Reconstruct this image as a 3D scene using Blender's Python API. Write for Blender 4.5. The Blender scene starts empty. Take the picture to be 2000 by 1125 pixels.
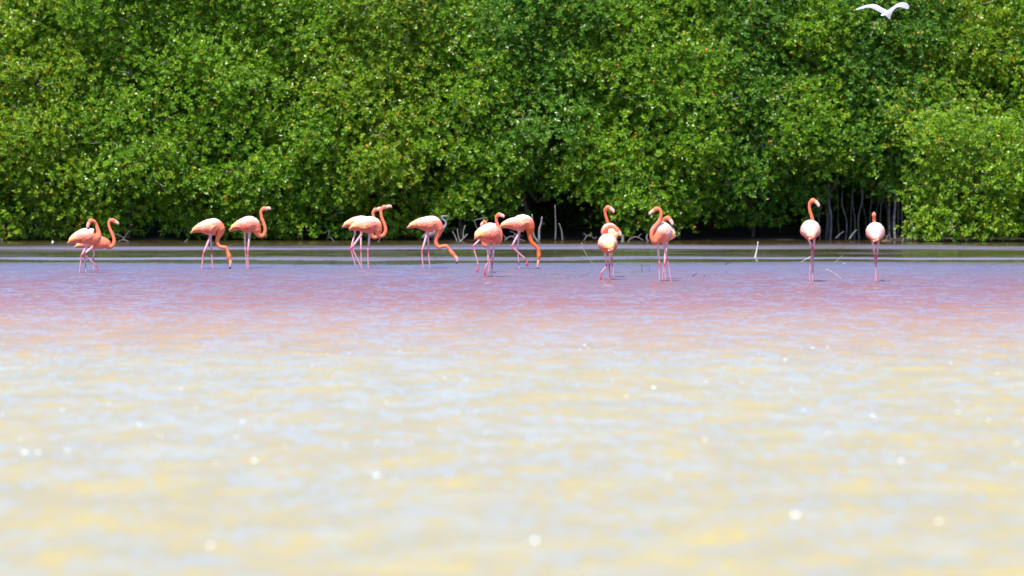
import bpy, math, random
import numpy as np
from mathutils import Vector, kdtree

random.seed(7)
rng = np.random.default_rng(7)
R = math.radians
sc = bpy.context.scene
COL = sc.collection

# ------------------------------------------------------------------ camera, sky, sun
CAM_H, FPX, PITCH = 1.66, 7500.0, math.atan(220.5 / 7500.0)
cd = bpy.data.cameras.new('camera')
cam = bpy.data.objects.new('camera', cd)
COL.objects.link(cam)
cam.location = (0, 0, CAM_H)
cam.rotation_euler = (R(90) - PITCH, 0, 0)
cd.sensor_width = 36
cd.lens = FPX / 2000.0 * 36
cd.clip_start, cd.clip_end = 0.5, 6000
cd.dof.use_dof = True
cd.dof.focus_distance = 66
cd.dof.aperture_fstop = 1.9
cd.dof.aperture_blades = 0
sc.camera = cam

SUN_EL, SUN_AZ = R(65), R(202)
w = bpy.data.worlds.new('World'); sc.world = w; w.use_nodes = True
nt = w.node_tree
sky = nt.nodes.new('ShaderNodeTexSky'); sky.sky_type = 'NISHITA'; sky.sun_disc = False
sky.sun_elevation = SUN_EL; sky.sun_rotation = SUN_AZ
sky.altitude = 0; sky.air_density = 1.0; sky.dust_density = 0.15; sky.ozone_density = 3.0
bg = nt.nodes['Background']; bg.inputs['Strength'].default_value = 0.15
_tint = nt.nodes.new('ShaderNodeVectorMath'); _tint.operation = 'MULTIPLY'; _tint.inputs[1].default_value = (0.96, 0.96, 1.10)
nt.links.new(sky.outputs[0], _tint.inputs[0]); nt.links.new(_tint.outputs[0], bg.inputs['Color'])

sl = bpy.data.lights.new('sun', 'SUN'); sl.energy = 5.0; sl.angle = R(0.53); sl.color = (1.0, 0.96, 0.88)
so = bpy.data.objects.new('sun', sl); COL.objects.link(so)
to_sun = Vector((math.sin(SUN_AZ) * math.cos(SUN_EL), math.cos(SUN_AZ) * math.cos(SUN_EL), math.sin(SUN_EL)))
so.rotation_euler = to_sun.to_track_quat('Z', 'Y').to_euler()
so.location = to_sun * 50

sc.view_settings.view_transform = 'Standard'
sc.view_settings.look = 'None'
sc.view_settings.exposure = 0.6
sc.view_settings.gamma = 1
sc.view_settings.use_curve_mapping = False
sc.render.engine = 'CYCLES'
sc.cycles.use_denoising = True
sc.cycles.max_bounces = 6
sc.cycles.diffuse_bounces = 3
sc.cycles.transparent_max_bounces = 4
sc.cycles.sample_clamp_indirect = 8

# ------------------------------------------------------------------ helpers
_cp, _sp = math.cos(PITCH), math.sin(PITCH)
def ray(px, py):
    u, v = px - 1000.0, 562.5 - py
    return Vector((u, v * _sp + FPX * _cp, v * _cp - FPX * _sp))
def P(px, py, Y):                       # photo pixel seen at ground distance Y
    r = ray(px, py)
    return Vector((0, 0, CAM_H)) + r * (Y / r.y)
def DW(py):                             # distance at which the water shows at row py
    r = ray(1000, py)
    return -CAM_H / r.z * r.y
def pxm(Y):
    return FPX / Y

def tag(o, label=None, cat=None, group=None, kind=None):
    if label: o['label'] = label
    if cat: o['category'] = cat
    if group: o['group'] = group
    if kind: o['kind'] = kind
    return o
def link(name, me, parent=None, m=None):
    o = bpy.data.objects.new(name, me); COL.objects.link(o)
    if m is not None: me.materials.append(m)
    if parent is not None: o.parent = parent
    return o
def empty(name, loc):
    o = bpy.data.objects.new(name, None); COL.objects.link(o); o.location = loc
    o.empty_display_size = 0.2
    return o
def np_mesh(name, V, F, colors=None, smooth=True):
    V = np.asarray(V, dtype=np.float32); F = np.asarray(F, dtype=np.int32)
    me = bpy.data.meshes.new(name)
    n, k = F.shape
    me.vertices.add(len(V)); me.vertices.foreach_set('co', V.ravel())
    me.loops.add(n * k); me.loops.foreach_set('vertex_index', F.ravel())
    me.polygons.add(n)
    me.polygons.foreach_set('loop_start', np.arange(0, n * k, k, dtype=np.int32))
    me.polygons.foreach_set('use_smooth', np.full(n, smooth, dtype=bool))
    me.update(calc_edges=True)
    if colors is not None:
        set_col(me, colors)
    return me
def set_col(me, colors):
    a = me.color_attributes.new('tint', 'FLOAT_COLOR', 'POINT')
    c = np.ones((len(colors), 4), dtype=np.float32); c[:, :3] = colors
    a.data.foreach_set('color', c.ravel())

def catmull(pts, n_per):
    pts = np.asarray(pts, dtype=float)
    p = np.vstack([2 * pts[0] - pts[1], pts, 2 * pts[-1] - pts[-2]])
    out = []
    for i in range(1, len(p) - 2):
        a, b, c, d = p[i - 1], p[i], p[i + 1], p[i + 2]
        for t in np.linspace(0, 1, n_per, endpoint=False):
            out.append(0.5 * ((2 * b) + (-a + c) * t + (2 * a - 5 * b + 4 * c - d) * t * t + (-a + 3 * b - 3 * c + d) * t ** 3))
    out.append(p[-2])
    return np.array(out)
def frames(C, up0=(0, 0, 1)):
    T = np.gradient(C, axis=0); T /= np.linalg.norm(T, axis=1)[:, None] + 1e-12
    U = np.zeros_like(C); u = np.array(up0, float)
    for i in range(len(C)):
        u = u - T[i] * u.dot(T[i]); u /= np.linalg.norm(u) + 1e-12
        U[i] = u
    return T, U, np.cross(T, U)
def tube(C, ru, rs, seg=12, up0=(0, 0, 1)):
    """closed loft along centres C (n,3) with half sizes ru (up) and rs (side)"""
    C = np.asarray(C, float); T, U, S = frames(C, up0)
    n = len(C); th = np.linspace(0, 2 * np.pi, seg, endpoint=False)
    ru = np.broadcast_to(np.asarray(ru, float), n); rs = np.broadcast_to(np.asarray(rs, float), n)
    V = (C[:, None] + U[:, None] * (np.cos(th)[None, :, None] * ru[:, None, None])
         + S[:, None] * (np.sin(th)[None, :, None] * rs[:, None, None])).reshape(-1, 3)
    F = []
    for i in range(n - 1):
        for j in range(seg):
            a, b = i * seg + j, i * seg + (j + 1) % seg
            F.append((a, b, b + seg, a + seg))
    V = np.vstack([V, C[0], C[-1]])
    c0, c1 = len(V) - 2, len(V) - 1
    for j in range(seg):
        F.append((c0, (j + 1) % seg, j, j) )
        F.append((c1, (n - 1) * seg + j, (n - 1) * seg + (j + 1) % seg, (n - 1) * seg + j))
    return V, F
def mesh_from(name, V, F, cols=None, smooth=True):
    me = bpy.data.meshes.new(name)
    FF = []
    for f in F:
        g = []
        for q in f:
            if int(q) not in g: g.append(int(q))
        if len(g) > 2: FF.append(g)
    me.from_pydata([tuple(map(float, v)) for v in V], [], FF)
    me.polygons.foreach_set('use_smooth', np.full(len(me.polygons), smooth, dtype=bool))
    me.update()
    if cols is not None: set_col(me, cols)
    return me
class Bag:
    def __init__(s): s.V, s.F, s.C, s.n = [], [], [], 0
    def add(s, V, F, c=(1, 1, 1)):
        V = np.asarray(V, float)
        s.V.append(V); s.F += [tuple(q + s.n for q in f) for f in F]
        c = np.asarray(c, float); s.C.append(np.broadcast_to(c, V.shape).copy()); s.n += len(V)
    def path(s, pts, radii, c=(1, 1, 1), seg=8, n=6, up0=(0, 0, 1), flat=1.0):
        D = catmull(np.column_stack([np.asarray(pts, float), np.asarray(radii, float)]), n)
        V, F = tube(D[:, :3], np.maximum(D[:, 3], 1e-4), np.maximum(D[:, 3] * flat, 1e-4), seg, up0)
        s.add(V, F, c)
    def build(s, name, parent=None, m=None, origin=None):
        V = np.vstack(s.V)
        if origin is not None: V = V - np.array(origin)
        return link(name, mesh_from(name, V, s.F, np.vstack(s.C)), parent, m)

# ------------------------------------------------------------------ materials
def mat(name):
    m = bpy.data.materials.new(name); m.use_nodes = True
    return m, m.node_tree, m.node_tree.nodes['Principled BSDF']
def N(t, kind, **kw):
    n = t.nodes.new(kind)
    for k, v in kw.items(): setattr(n, k, v)
    return n

def tint_mat(name, rough=0.6, spec=0.3, noise=0.0, nscale=60, trans=0.0, bump=0.0):
    m, t, b = mat(name)
    a = N(t, 'ShaderNodeAttribute', attribute_name='tint')
    col = a.outputs['Color']
    if noise or bump:
        g = N(t, 'ShaderNodeNewGeometry')
        nz = N(t, 'ShaderNodeTexNoise'); nz.inputs['Scale'].default_value = nscale; nz.inputs['Detail'].default_value = 3
        t.links.new(g.outputs['Position'], nz.inputs['Vector'])
        mr = N(t, 'ShaderNodeMapRange'); mr.inputs[1].default_value = 0.3; mr.inputs[2].default_value = 0.7
        mr.inputs[3].default_value = 1 - noise; mr.inputs[4].default_value = 1 + noise
        t.links.new(nz.outputs['Fac'], mr.inputs[0])
        mx = N(t, 'ShaderNodeVectorMath', operation='SCALE')
        t.links.new(col, mx.inputs[0]); t.links.new(mr.outputs[0], mx.inputs['Scale'])
        col = mx.outputs[0]
        if bump:
            bp = N(t, 'ShaderNodeBump'); bp.inputs['Strength'].default_value = bump; bp.inputs['Distance'].default_value = 0.01
            t.links.new(nz.outputs['Fac'], bp.inputs['Height']); t.links.new(bp.outputs[0], b.inputs['Normal'])
    t.links.new(col, b.inputs['Base Color'])
    b.inputs['Roughness'].default_value = rough
    b.inputs['Specular IOR Level'].default_value = spec
    if trans:
        tr = N(t, 'ShaderNodeBsdfTranslucent'); ms = N(t, 'ShaderNodeMixShader')
        hs = N(t, 'ShaderNodeHueSaturation'); hs.inputs['Hue'].default_value = 0.49; hs.inputs['Value'].default_value = 1.7
        t.links.new(col, hs.inputs['Color']); t.links.new(hs.outputs[0], tr.inputs['Color'])
        ms.inputs[0].default_value = trans
        t.links.new(b.outputs[0], ms.inputs[1]); t.links.new(tr.outputs[0], ms.inputs[2])
        t.links.new(ms.outputs[0], t.nodes['Material Output'].inputs['Surface'])
    return m
M_leaf = tint_mat('mangrove_leaf', rough=0.32, spec=0.38, trans=0.32)
M_bark = tint_mat('mangrove_bark', rough=0.85, spec=0.2, noise=0.45, nscale=9, bump=0.6)
M_wood = tint_mat('weathered_wood', rough=0.8, spec=0.2, noise=0.3, nscale=30, bump=0.4)
M_plume = tint_mat('plumage', rough=0.75, spec=0.15, noise=0.14, nscale=34, bump=0.25)
M_white = tint_mat('white_feathers', rough=0.7, spec=0.2, trans=0.3)
M_bill = tint_mat('bill', rough=0.4, spec=0.4)
M_glint, _t, _b = mat('glint_white'); _b.inputs['Base Color'].default_value = (0.9, 0.9, 0.86, 1); _b.inputs['Roughness'].default_value = 0.15  # plain white for the domes that stand in for sun glints
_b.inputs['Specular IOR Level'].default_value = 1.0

def water_material():
    m, t, b = mat('lagoon_water')
    L = t.links.new
    g = N(t, 'ShaderNodeNewGeometry'); sx = N(t, 'ShaderNodeSeparateXYZ'); L(g.outputs['Position'], sx.inputs[0])
    def math_(op, a, c=None, d=None):
        n = N(t, 'ShaderNodeMath', operation=op)
        for i, v in enumerate((a, c, d)):
            if v is None: continue
            if isinstance(v, (int, float)): n.inputs[i].default_value = v
            else: L(v, n.inputs[i])
        return n.outputs[0]
    def noise(scale_xyz, sc_=1.0, det=3, rough=0.5, dist=0.0, off=(0, 0, 0)):
        mp = N(t, 'ShaderNodeMapping'); mp.inputs['Scale'].default_value = scale_xyz; mp.inputs['Location'].default_value = off
        L(g.outputs['Position'], mp.inputs['Vector'])
        n = N(t, 'ShaderNodeTexNoise'); n.inputs['Scale'].default_value = sc_; n.inputs['Detail'].default_value = det
        n.inputs['Roughness'].default_value = rough; n.inputs['Distortion'].default_value = dist
        L(mp.outputs[0], n.inputs['Vector']); return n.outputs['Fac']
    def ramp(fac, stops, interp='LINEAR'):
        n = N(t, 'ShaderNodeValToRGB'); e = n.color_ramp; e.interpolation = interp
        while len(e.elements) < len(stops): e.elements.new(0.5)
        for el, (p, c) in zip(e.elements, stops):
            el.position = p; el.color = (c, c, c, 1) if isinstance(c, (int, float)) else (*c, 1)
        L(fac, n.inputs[0]); return n.outputs[0]
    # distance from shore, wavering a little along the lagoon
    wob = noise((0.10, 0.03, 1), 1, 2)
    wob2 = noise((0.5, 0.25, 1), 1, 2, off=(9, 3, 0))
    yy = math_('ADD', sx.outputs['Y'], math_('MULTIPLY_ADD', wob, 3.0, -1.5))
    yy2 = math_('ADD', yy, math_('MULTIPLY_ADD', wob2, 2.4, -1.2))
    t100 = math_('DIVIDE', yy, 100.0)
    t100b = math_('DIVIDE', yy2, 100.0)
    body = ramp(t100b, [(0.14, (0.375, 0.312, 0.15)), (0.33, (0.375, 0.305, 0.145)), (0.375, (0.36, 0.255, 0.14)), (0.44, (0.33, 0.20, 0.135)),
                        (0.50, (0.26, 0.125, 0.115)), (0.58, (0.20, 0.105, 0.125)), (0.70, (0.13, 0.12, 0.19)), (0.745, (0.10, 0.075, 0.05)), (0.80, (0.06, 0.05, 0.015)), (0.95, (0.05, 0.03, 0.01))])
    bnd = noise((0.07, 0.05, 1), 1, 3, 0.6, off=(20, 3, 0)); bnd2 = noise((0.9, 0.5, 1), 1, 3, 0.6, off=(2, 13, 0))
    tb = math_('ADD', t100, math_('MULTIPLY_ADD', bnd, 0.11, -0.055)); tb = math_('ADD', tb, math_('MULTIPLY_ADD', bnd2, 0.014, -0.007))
    # streaky yellow water and blue-grey sky reflection painted into the body colour
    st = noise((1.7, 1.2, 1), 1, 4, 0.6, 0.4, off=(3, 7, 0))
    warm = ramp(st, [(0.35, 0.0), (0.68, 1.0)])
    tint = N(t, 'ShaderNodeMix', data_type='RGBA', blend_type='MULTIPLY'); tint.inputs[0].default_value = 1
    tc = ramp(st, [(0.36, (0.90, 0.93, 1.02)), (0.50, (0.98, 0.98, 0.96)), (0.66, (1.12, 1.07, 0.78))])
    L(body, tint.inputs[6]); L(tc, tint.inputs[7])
    # lilac sky-reflection stripes and thin lines painted into the dark far strip
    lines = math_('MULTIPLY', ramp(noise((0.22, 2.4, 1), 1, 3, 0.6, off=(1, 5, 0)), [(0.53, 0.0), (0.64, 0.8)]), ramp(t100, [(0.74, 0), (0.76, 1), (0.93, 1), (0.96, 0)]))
    sky_stripe = ramp(tb, [(0.752, 0.0), (0.757, 1.0), (0.776, 1.0), (0.782, 0.0), (0.853, 0.0), (0.868, 0.85), (0.902, 0.7), (0.917, 0.0)])
    mt = N(t, 'ShaderNodeMix', data_type='RGBA'); L(math_('MAXIMUM', math_('MULTIPLY', lines, 0.6), math_('MULTIPLY', sky_stripe, ramp(noise((0.11, 0.35, 1), 1, 3, 0.6, off=(7, 1, 0)), [(0.40, 0.15), (0.56, 1.0)]))), mt.inputs[0]); L(tint.outputs[2], mt.inputs[6]); mt.inputs[7].default_value = (0.17, 0.16, 0.24, 1)
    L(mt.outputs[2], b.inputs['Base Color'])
    b.inputs['Roughness'].default_value = 0.10
    b.inputs['IOR'].default_value = 1.333
    # ripple strength: glassy bands below the far shore, wind-roughened water nearer
    amp = ramp(tb, [(0.0, 0.7), (0.34, 0.7), (0.42, 0.9), (0.58, 1.15), (0.725, 1.5), (0.732, 0.12), (0.752, 0.12), (0.757, 1.7), (0.776, 1.7), (0.782, 0.12),
                      (0.85, 0.14), (0.865, 2.8), (0.905, 2.8), (0.92, 0.15), (1.0, 0.12)])
    patch = noise((0.25, 0.07, 1), 1, 2, off=(1, 2, 0))
    amp = math_('MAXIMUM', amp, math_('MULTIPLY', lines, 2.0))
    amp = math_('MULTIPLY', amp, math_('MULTIPLY_ADD', patch, 0.9, 0.55))
    def nvec(scale_xyz, det, rough, off):
        mp = N(t, 'ShaderNodeMapping'); mp.inputs['Scale'].default_value = scale_xyz; mp.inputs['Location'].default_value = off
        L(g.outputs['Position'], mp.inputs['Vector'])
        n = N(t, 'ShaderNodeTexNoise'); n.inputs['Scale'].default_value = 1; n.inputs['Detail'].default_value = det
        n.inputs['Roughness'].default_value = rough; L(mp.outputs[0], n.inputs['Vector'])
        v = N(t, 'ShaderNodeVectorMath', operation='SUBTRACT'); L(n.outputs['Color'], v.inputs[0]); v.inputs[1].default_value = (0.5, 0.5, 0.5)
        return v.outputs[0]
    def vop(op, a, c):
        n = N(t, 'ShaderNodeVectorMath', operation=op); L(a, n.inputs[0])
        if isinstance(c, tuple): n.inputs[1].default_value = c
        else: L(c, n.inputs['Scale' if op == 'SCALE' else 1])
        return n.outputs[0]
    # slopes of the wind ripples; their leeward faces lean towards the near shore
    a1 = vop('MULTIPLY', nvec((3.2, 1.9, 1), 4, 0.62, (0, 0, 0)), (0.6, 0.72, 0))
    a2 = vop('MULTIPLY', nvec((0.9, 0.35, 1), 2, 0.5, (4, 8, 0)), (0.15, 0.22, 0))
    a3 = vop('MULTIPLY', nvec((13.0, 4.0, 1), 2, 0.5, (2, 1, 0)), (0.4, 0.75, 0))
    sl_ = vop('ADD', vop('ADD', vop('ADD', a1, a2), a3), (0.0, -0.18, 0.0))
    cl = N(t, 'ShaderNodeVectorMath', operation='MINIMUM'); L(sl_, cl.inputs[0]); cl.inputs[1].default_value = (1, -0.085, 1)
    sl_ = vop('SCALE', cl.outputs[0], amp)
    nn = vop('ADD', sl_, (0.0, 0.0, 1.0))
    nn = N(t, 'ShaderNodeVectorMath', operation='NORMALIZE'), nn
    L(nn[1], nn[0].inputs[0]); L(nn[0].outputs[0], b.inputs['Normal'])
    return m
M_water = water_material()

M_mud, _t, _b = mat('shore_mud')
_nz = N(_t, 'ShaderNodeTexNoise'); _nz.inputs['Scale'].default_value = 1.5; _nz.inputs['Detail'].default_value = 6
_g = N(_t, 'ShaderNodeNewGeometry'); _t.links.new(_g.outputs['Position'], _nz.inputs['Vector'])
_r = N(_t, 'ShaderNodeValToRGB'); _r.color_ramp.elements[0].color = (0.010, 0.007, 0.004, 1); _r.color_ramp.elements[1].color = (0.04, 0.027, 0.016, 1)
_t.links.new(_nz.outputs['Fac'], _r.inputs[0]); _t.links.new(_r.outputs[0], _b.inputs['Base Color']); _b.inputs['Roughness'].default_value = 0.7

# ------------------------------------------------------------------ water and land
SHORE = DW(471.0)
wm = np_mesh('water', [(-900, -60, 0), (900, -60, 0), (900, 2500, 0), (-900, 2500, 0)], [(0, 1, 2, 3)])
tag(link('water', wm, m=M_water), kind='structure')
def mud():
    xs = np.linspace(-60, 60, 121); xs = np.concatenate([[-900, -300, -120], xs, [120, 300, 900]])
    ys = np.array([0, 0.25, 0.7, 1.4, 2.5, 4, 8, 20, 60, 300, 2400.0])
    V = []
    for x in xs:
        s = SHORE + 0.35 * math.sin(x * 0.9) + 0.25 * math.sin(x * 2.3 + 1) + (0.25 if x < 10 else -1.2)
        for k, y in enumerate(ys):
            z = (-0.06, 0.0, 0.035, 0.06, 0.1, 0.14, 0.2, 0.25, 0.3, 0.4, 0.5)[k]
            V.append((x, s + 1.1 + y, z + (0.02 * math.sin(x * 5 + y * 3) if 1 < k < 8 else 0)))
    n = len(ys); F = [(i * n + j, (i + 1) * n + j, (i + 1) * n + j + 1, i * n + j + 1) for i in range(len(xs) - 1) for j in range(n - 1)]
    tag(link('mud_bank', np_mesh('mud_bank', V, F), m=M_mud), kind='structure')
mud()

# ------------------------------------------------------------------ mangroves
GREENS = {
    'mid':    ((0.055, 0.150, 0.005), (0.150, 0.300, 0.006), (0.260, 0.420, 0.015)),
    'bright': ((0.080, 0.180, 0.006), (0.185, 0.335, 0.008), (0.310, 0.440, 0.020)),
    'deep':   ((0.034, 0.115, 0.010), (0.095, 0.235, 0.012), (0.190, 0.350, 0.022)),
    'olive':  ((0.070, 0.160, 0.005), (0.175, 0.310, 0.006), (0.300, 0.420, 0.016)),
}
def unit(a): return a / (np.linalg.norm(a, axis=1)[:, None] + 1e-9)
def leaf_mesh(name, rc, out, tone, rg, k=7, L0=0.10, yellow=0.006, orange_at=None):
    """whorls of broad pointed leaves at twig tips rc"""
    n = len(rc)
    ax = unit(out * 0.6 + np.array([0, -0.45, 0.55]) + rg.normal(0, 0.28, (n, 3)))
    ref = unit(np.cross(ax, rg.normal(0, 1, (n, 3)))); ref2 = np.cross(ax, ref)
    ax, ref, ref2, c = (np.repeat(a, k, axis=0) for a in (ax, ref, ref2, rc))
    m = n * k
    az = np.tile(np.arange(k) * (2 * np.pi / k), n) + rg.normal(0, 0.35, m)
    el = rg.uniform(0.05, 0.95, m)
    rad = ref * np.cos(az)[:, None] + ref2 * np.sin(az)[:, None]
    d = rad * np.cos(el)[:, None] + ax * np.sin(el)[:, None]
    nr = unit(ax * np.cos(el)[:, None] - rad * np.sin(el)[:, None] + rg.normal(0, 0.22, (m, 3)))
    side = unit(np.cross(d, nr)); nr = np.cross(side, d)
    L = L0 * rg.uniform(0.7, 1.25, m)[:, None]; W = L * rg.uniform(0.25, 0.33, m)[:, None]
    cup = L * 0.06
    base = c + d * 0.012 + rg.normal(0, 0.012, (m, 3))
    mid = base + d * L * 0.52
    V = np.stack([base, mid - side * W + nr * cup, base + d * L - nr * L * rg.uniform(0.0, 0.18, m)[:, None], mid + side * W + nr * cup], axis=1).reshape(-1, 3)
    i = np.arange(m)[:, None] * 4
    F = np.concatenate([i + np.array([[0, 2, 1]]), i + np.array([[0, 3, 2]])], axis=0)
    g = np.array(GREENS[tone]); u = np.clip(np.repeat(rg.beta(2, 2.6, n), k) + rg.normal(0, 0.13, m), 0, 1)[:, None]
    col = np.where(u < 0.5, g[0] + (g[1] - g[0]) * u * 2, g[1] + (g[2] - g[1]) * (u * 2 - 1))
    q = rg.random(m)
    col[q < yellow * 4.5] = (0.42, 0.40, 0.03)
    col[q < yellow * 2] = (0.72, 0.38, 0.03)
    col[q < yellow * 0.6] = (0.70, 0.18, 0.02)
    col[q > 0.985] = (0.16, 0.09, 0.04)
    return np_mesh(name, V, F, np.repeat(col, 4, axis=0), smooth=False)

def limb(bag, a, b, r0, r1, sag=0.2, c=(0.16, 0.13, 0.11), seg=6):
    a, b = np.array(a, float), np.array(b, float)
    m1 = a + (b - a) * 0.35 + np.array([random.uniform(-.2, .2), random.uniform(-.15, .15), sag * random.uniform(0.3, 1)])
    m2 = a + (b - a) * 0.7 + np.array([random.uniform(-.15, .15), random.uniform(-.15, .15), sag * random.uniform(-0.2, .8)])
    bag.path([a, m1, m2, b], [r0, r0 * .75 + r1 * .25, r0 * .35 + r1 * .65, r1], c, seg=seg, n=4, up0=(0.1, 1, 0.1))

def mangrove(name, x, y, H, half, low, tone, label, cat, group=None, seed=0, step=0.95, sprays=34, ros=16, k=7, lean=0.16, L0=0.08, share=None, roots=True, yellow=0.006):
    root = empty(name, (x, y, 0.0)); tag(root, label, cat, group)
    if share is not None:
        for nm, me in share: link(nm, me, root)
        return root, share
    rg = np.random.default_rng(seed + 100)
    clumps = []
    z = low + 0.45
    while z < H:
        nc = max(2, int(round(half * 2 / 1.35)))
        for j in range(nc):
            cx = -half + (j + 0.5) * 2 * half / nc + rg.normal(0, 0.3)
            rr = rg.uniform(0.62, 1.05)
            clumps.append((cx, lean * z + rg.normal(0, 0.27) - 0.2 + max(0.0, 2.0 - z) * 0.38 + (0.25 if z < low + 0.9 else 0), z + rg.normal(0, 0.22), rr, rg.uniform(0.8, 1.0) * rr, rg.uniform(0.6, 0.85) * rr))
        z += step * rg.uniform(0.8, 1.1)
    rcs, outs = [], []
    for (cx, cy, cz, rx, ry, rz) in clumps:
        d = unit(rg.normal(0, 1, (sprays * 2, 3)))
        d = d[(d[:, 1] < 0.35) & (d[:, 2] > -0.75)][:sprays]
        rad = rg.uniform(0.72, 1.08, len(d))[:, None]
        cen = np.array([cx, cy, cz]) + d * rad * np.array([rx, ry, rz])
        cen = np.repeat(cen, ros, axis=0); dd = np.repeat(d, ros, axis=0)
        pt = cen + rg.normal(0, 1, cen.shape) * np.array([0.26, 0.20, 0.21])
        keep = pt[:, 2] > max(0.06, low - 0.25)
        rcs.append(pt[keep]); outs.append(dd[keep])
    rc = np.vstack(rcs); out = np.vstack(outs)
    me = leaf_mesh('crown', rc, out, tone, rg, k=k, L0=L0, yellow=yellow)
    me.materials.append(M_leaf); link('crown', me, root)
    b = Bag()
    bark = (0.09, 0.075, 0.065)
    topz = H * 0.72
    tx, ty = rg.normal(0, .2), 0.5 + lean * 1.5
    b.path([(tx * .3, ty, -0.1), (tx, ty + .05, topz * .35), (-tx, ty + lean * topz * .5, topz * .7), (tx, ty + lean * topz, topz)], [0.10, 0.08, 0.06, 0.04] if roots else [0.05, 0.045, 0.04, 0.03], bark, seg=8, n=5, up0=(0, 1, 0))
    for (cx, cy, cz, rx, ry, rz) in clumps:
        z0 = max(0.25, min(topz, cz - rg.uniform(0.3, 1.2)))
        limb(b, (0, ty + lean * z0 * .6, z0), (cx, cy, cz), 0.035, 0.012, c=bark)
        for _ in range(4):      # bare grey twigs poking out of the leaves
            e = unit(rg.normal(0, 1, (1, 3)) * np.array([1, .6, .6]) + np.array([[0, -0.55, .15]]))[0]
            a0 = np.array([cx, cy, cz]) + e * np.array([rx, ry, rz]) * 0.5
            a1 = np.array([cx, cy, cz]) + e * np.array([rx, ry, rz]) * rg.uniform(1.0, 1.4)
            if a1[2] > low: limb(b, a0, a1, 0.012, 0.005, 0.05, c=(0.33, 0.29, 0.25), seg=4)
    if roots:
        for i in range(7):
            a = rg.uniform(0, 2 * np.pi); rr = rg.uniform(0.5, 1.3); z0 = rg.uniform(0.5, 1.2)
            b.path([(0, ty, z0), (math.cos(a) * rr * .55, ty + math.sin(a) * rr * .4, z0 * .85), (math.cos(a) * rr * .9, ty + math.sin(a) * rr * .7, z0 * .4), (math.cos(a) * rr, ty + math.sin(a) * rr * .8, -0.1)],
                   [0.03, 0.026, 0.022, 0.018], bark, seg=5, n=4, up0=(0.3, 0.3, 1))
    t = b.build('trunk', root, M_bark)
    return root, [('crown', me), ('trunk', t.data)]

def XS(px): return (px - 1000.0) / pxm(SHORE)
FRONT = [  # px centre, half width, low, height, tone, offset in y, label
    (-150, 1.5, 0.1, 7.0, 'mid', 0, 'broad mangrove standing just past the left edge of the view', 3),
    (50, 1.35, 0.05, 7.0, 'olive', 0, 'yellowish mangrove at the left edge, orange leaves in its crown, foot in the water', 4),
    (235, 1.25, 0.4, 7.0, 'mid', .1, 'mangrove rising directly behind the two leftmost flamingos', 5),
    (405, 1.15, 0.10, 6.9, 'mid', .3, 'dense mangrove behind the flamingo that feeds with its head at the water on the left', 6),
    (575, 1.25, 0.10, 7.0, 'mid', 0.1, 'mangrove between the upright third-from-left flamingo and the overlapping pair', 7),
    (750, 1.2, 0.15, 7.0, 'olive', 0, 'mangrove behind the overlapping pair of flamingos, leaning over the grey heron', 8),
    (905, 1.0, 0.8, 6.9, 'mid', .4, 'mangrove at the left side of the dark central hollow', 9),
    (1050, 1.1, 1.35, 6.9, 'deep', .3, 'dark green mangrove arching over the black central hollow and its dead stakes', 10),
    (1195, 0.9, 1.2, 7.0, 'mid', .2, 'mangrove hanging over the driftwood behind the bird with the folded neck', 11),
    (1330, 1.1, 0.25, 7.0, 'mid', 0, 'leafy mangrove right behind the pair with crossed heads, lower boughs touching water', 12),
    (1480, 1.0, 0.6, 7.0, 'deep', .5, 'bluish green mangrove left of the tall upright flamingo, behind the lone white stick', 13),
    (1625, 1.0, 1.75, 7.0, 'mid', .35, 'mangrove whose boughs end high above the slender grey trunks', 14),
    (1745, 0.9, 1.3, 7.0, 'deep', .35, 'dark mangrove above the rightmost flamingo, its skirt ending over the trunk gap', 15),
    (1890, 1.25, 1.2, 7.0, 'olive', .4, 'tall yellowish mangrove behind the bright bush at the right edge', 16),
    (2080, 1.5, 0.2, 7.0, 'mid', .3, 'tall mangrove just past the right edge of the view', 17),
]
for (px, half, low, H, tone, dy, label, sd) in FRONT:
    mangrove('mangrove_tree', XS(px), SHORE + 1.0 + dy + (0.75 if tone == 'deep' else 0), lean=-0.04 if tone == 'deep' else 0.15, H=H, half=half, low=low, tone=tone, label=label, cat='tree', seed=sd, group='mangroves along the far shore', yellow=0.010 if tone == 'olive' else 0.005, roots=False)
mangrove('mangrove_bush', XS(1905), SHORE - 1.3, 3.1, 1.3, 0.05, 'bright', 'bright yellow-green mangrove bush bulging over the water at the right edge', 'bush', seed=31, lean=0.25, sprays=36, group='mangroves along the far shore')
mangrove('mangrove_bush', XS(2100), SHORE - 1.0, 2.6, 1.2, 0.05, 'bright', 'mangrove bush continuing past the right edge of the view', 'bush', seed=32, lean=0.2, group='mangroves along the far shore')
share = None
RL = 'mangrove in the deeper ranks, glimpsed only through gaps in the front foliage'
shares = []
for v in range(4):
    _, s_ = mangrove('mangrove_tree', -16 + v * 3.3, SHORE + (4.6 if v < 3 else 11.5), 7.8, 1.9, 1.7 if v < 3 else 0.1, 'mid', RL, 'tree', seed=50 + v, step=0.9, sprays=26, ros=11, L0=0.17, k=6, lean=0.0, roots=False, group='rear mangroves')
    shares.append(s_)
for row, y in enumerate((4.6, 8.0, 11.5, 15.5)):
    for i in range(13):
        if (row == 0 and i < 3) or (row == 2 and i == 3): continue
        x = -16 + i * 3.3 + (1.6 if row % 2 else 0)
        o, _ = mangrove('mangrove_tree', x, SHORE + y, 0, 0, 0, 'mid', RL, 'tree', group='rear mangroves', share=shares[(i + row) % 3] if row < 2 else shares[3])
        o.scale = (random.choice((-1, 1)) * 1.0, 1, random.uniform(0.95, 1.15))
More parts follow.
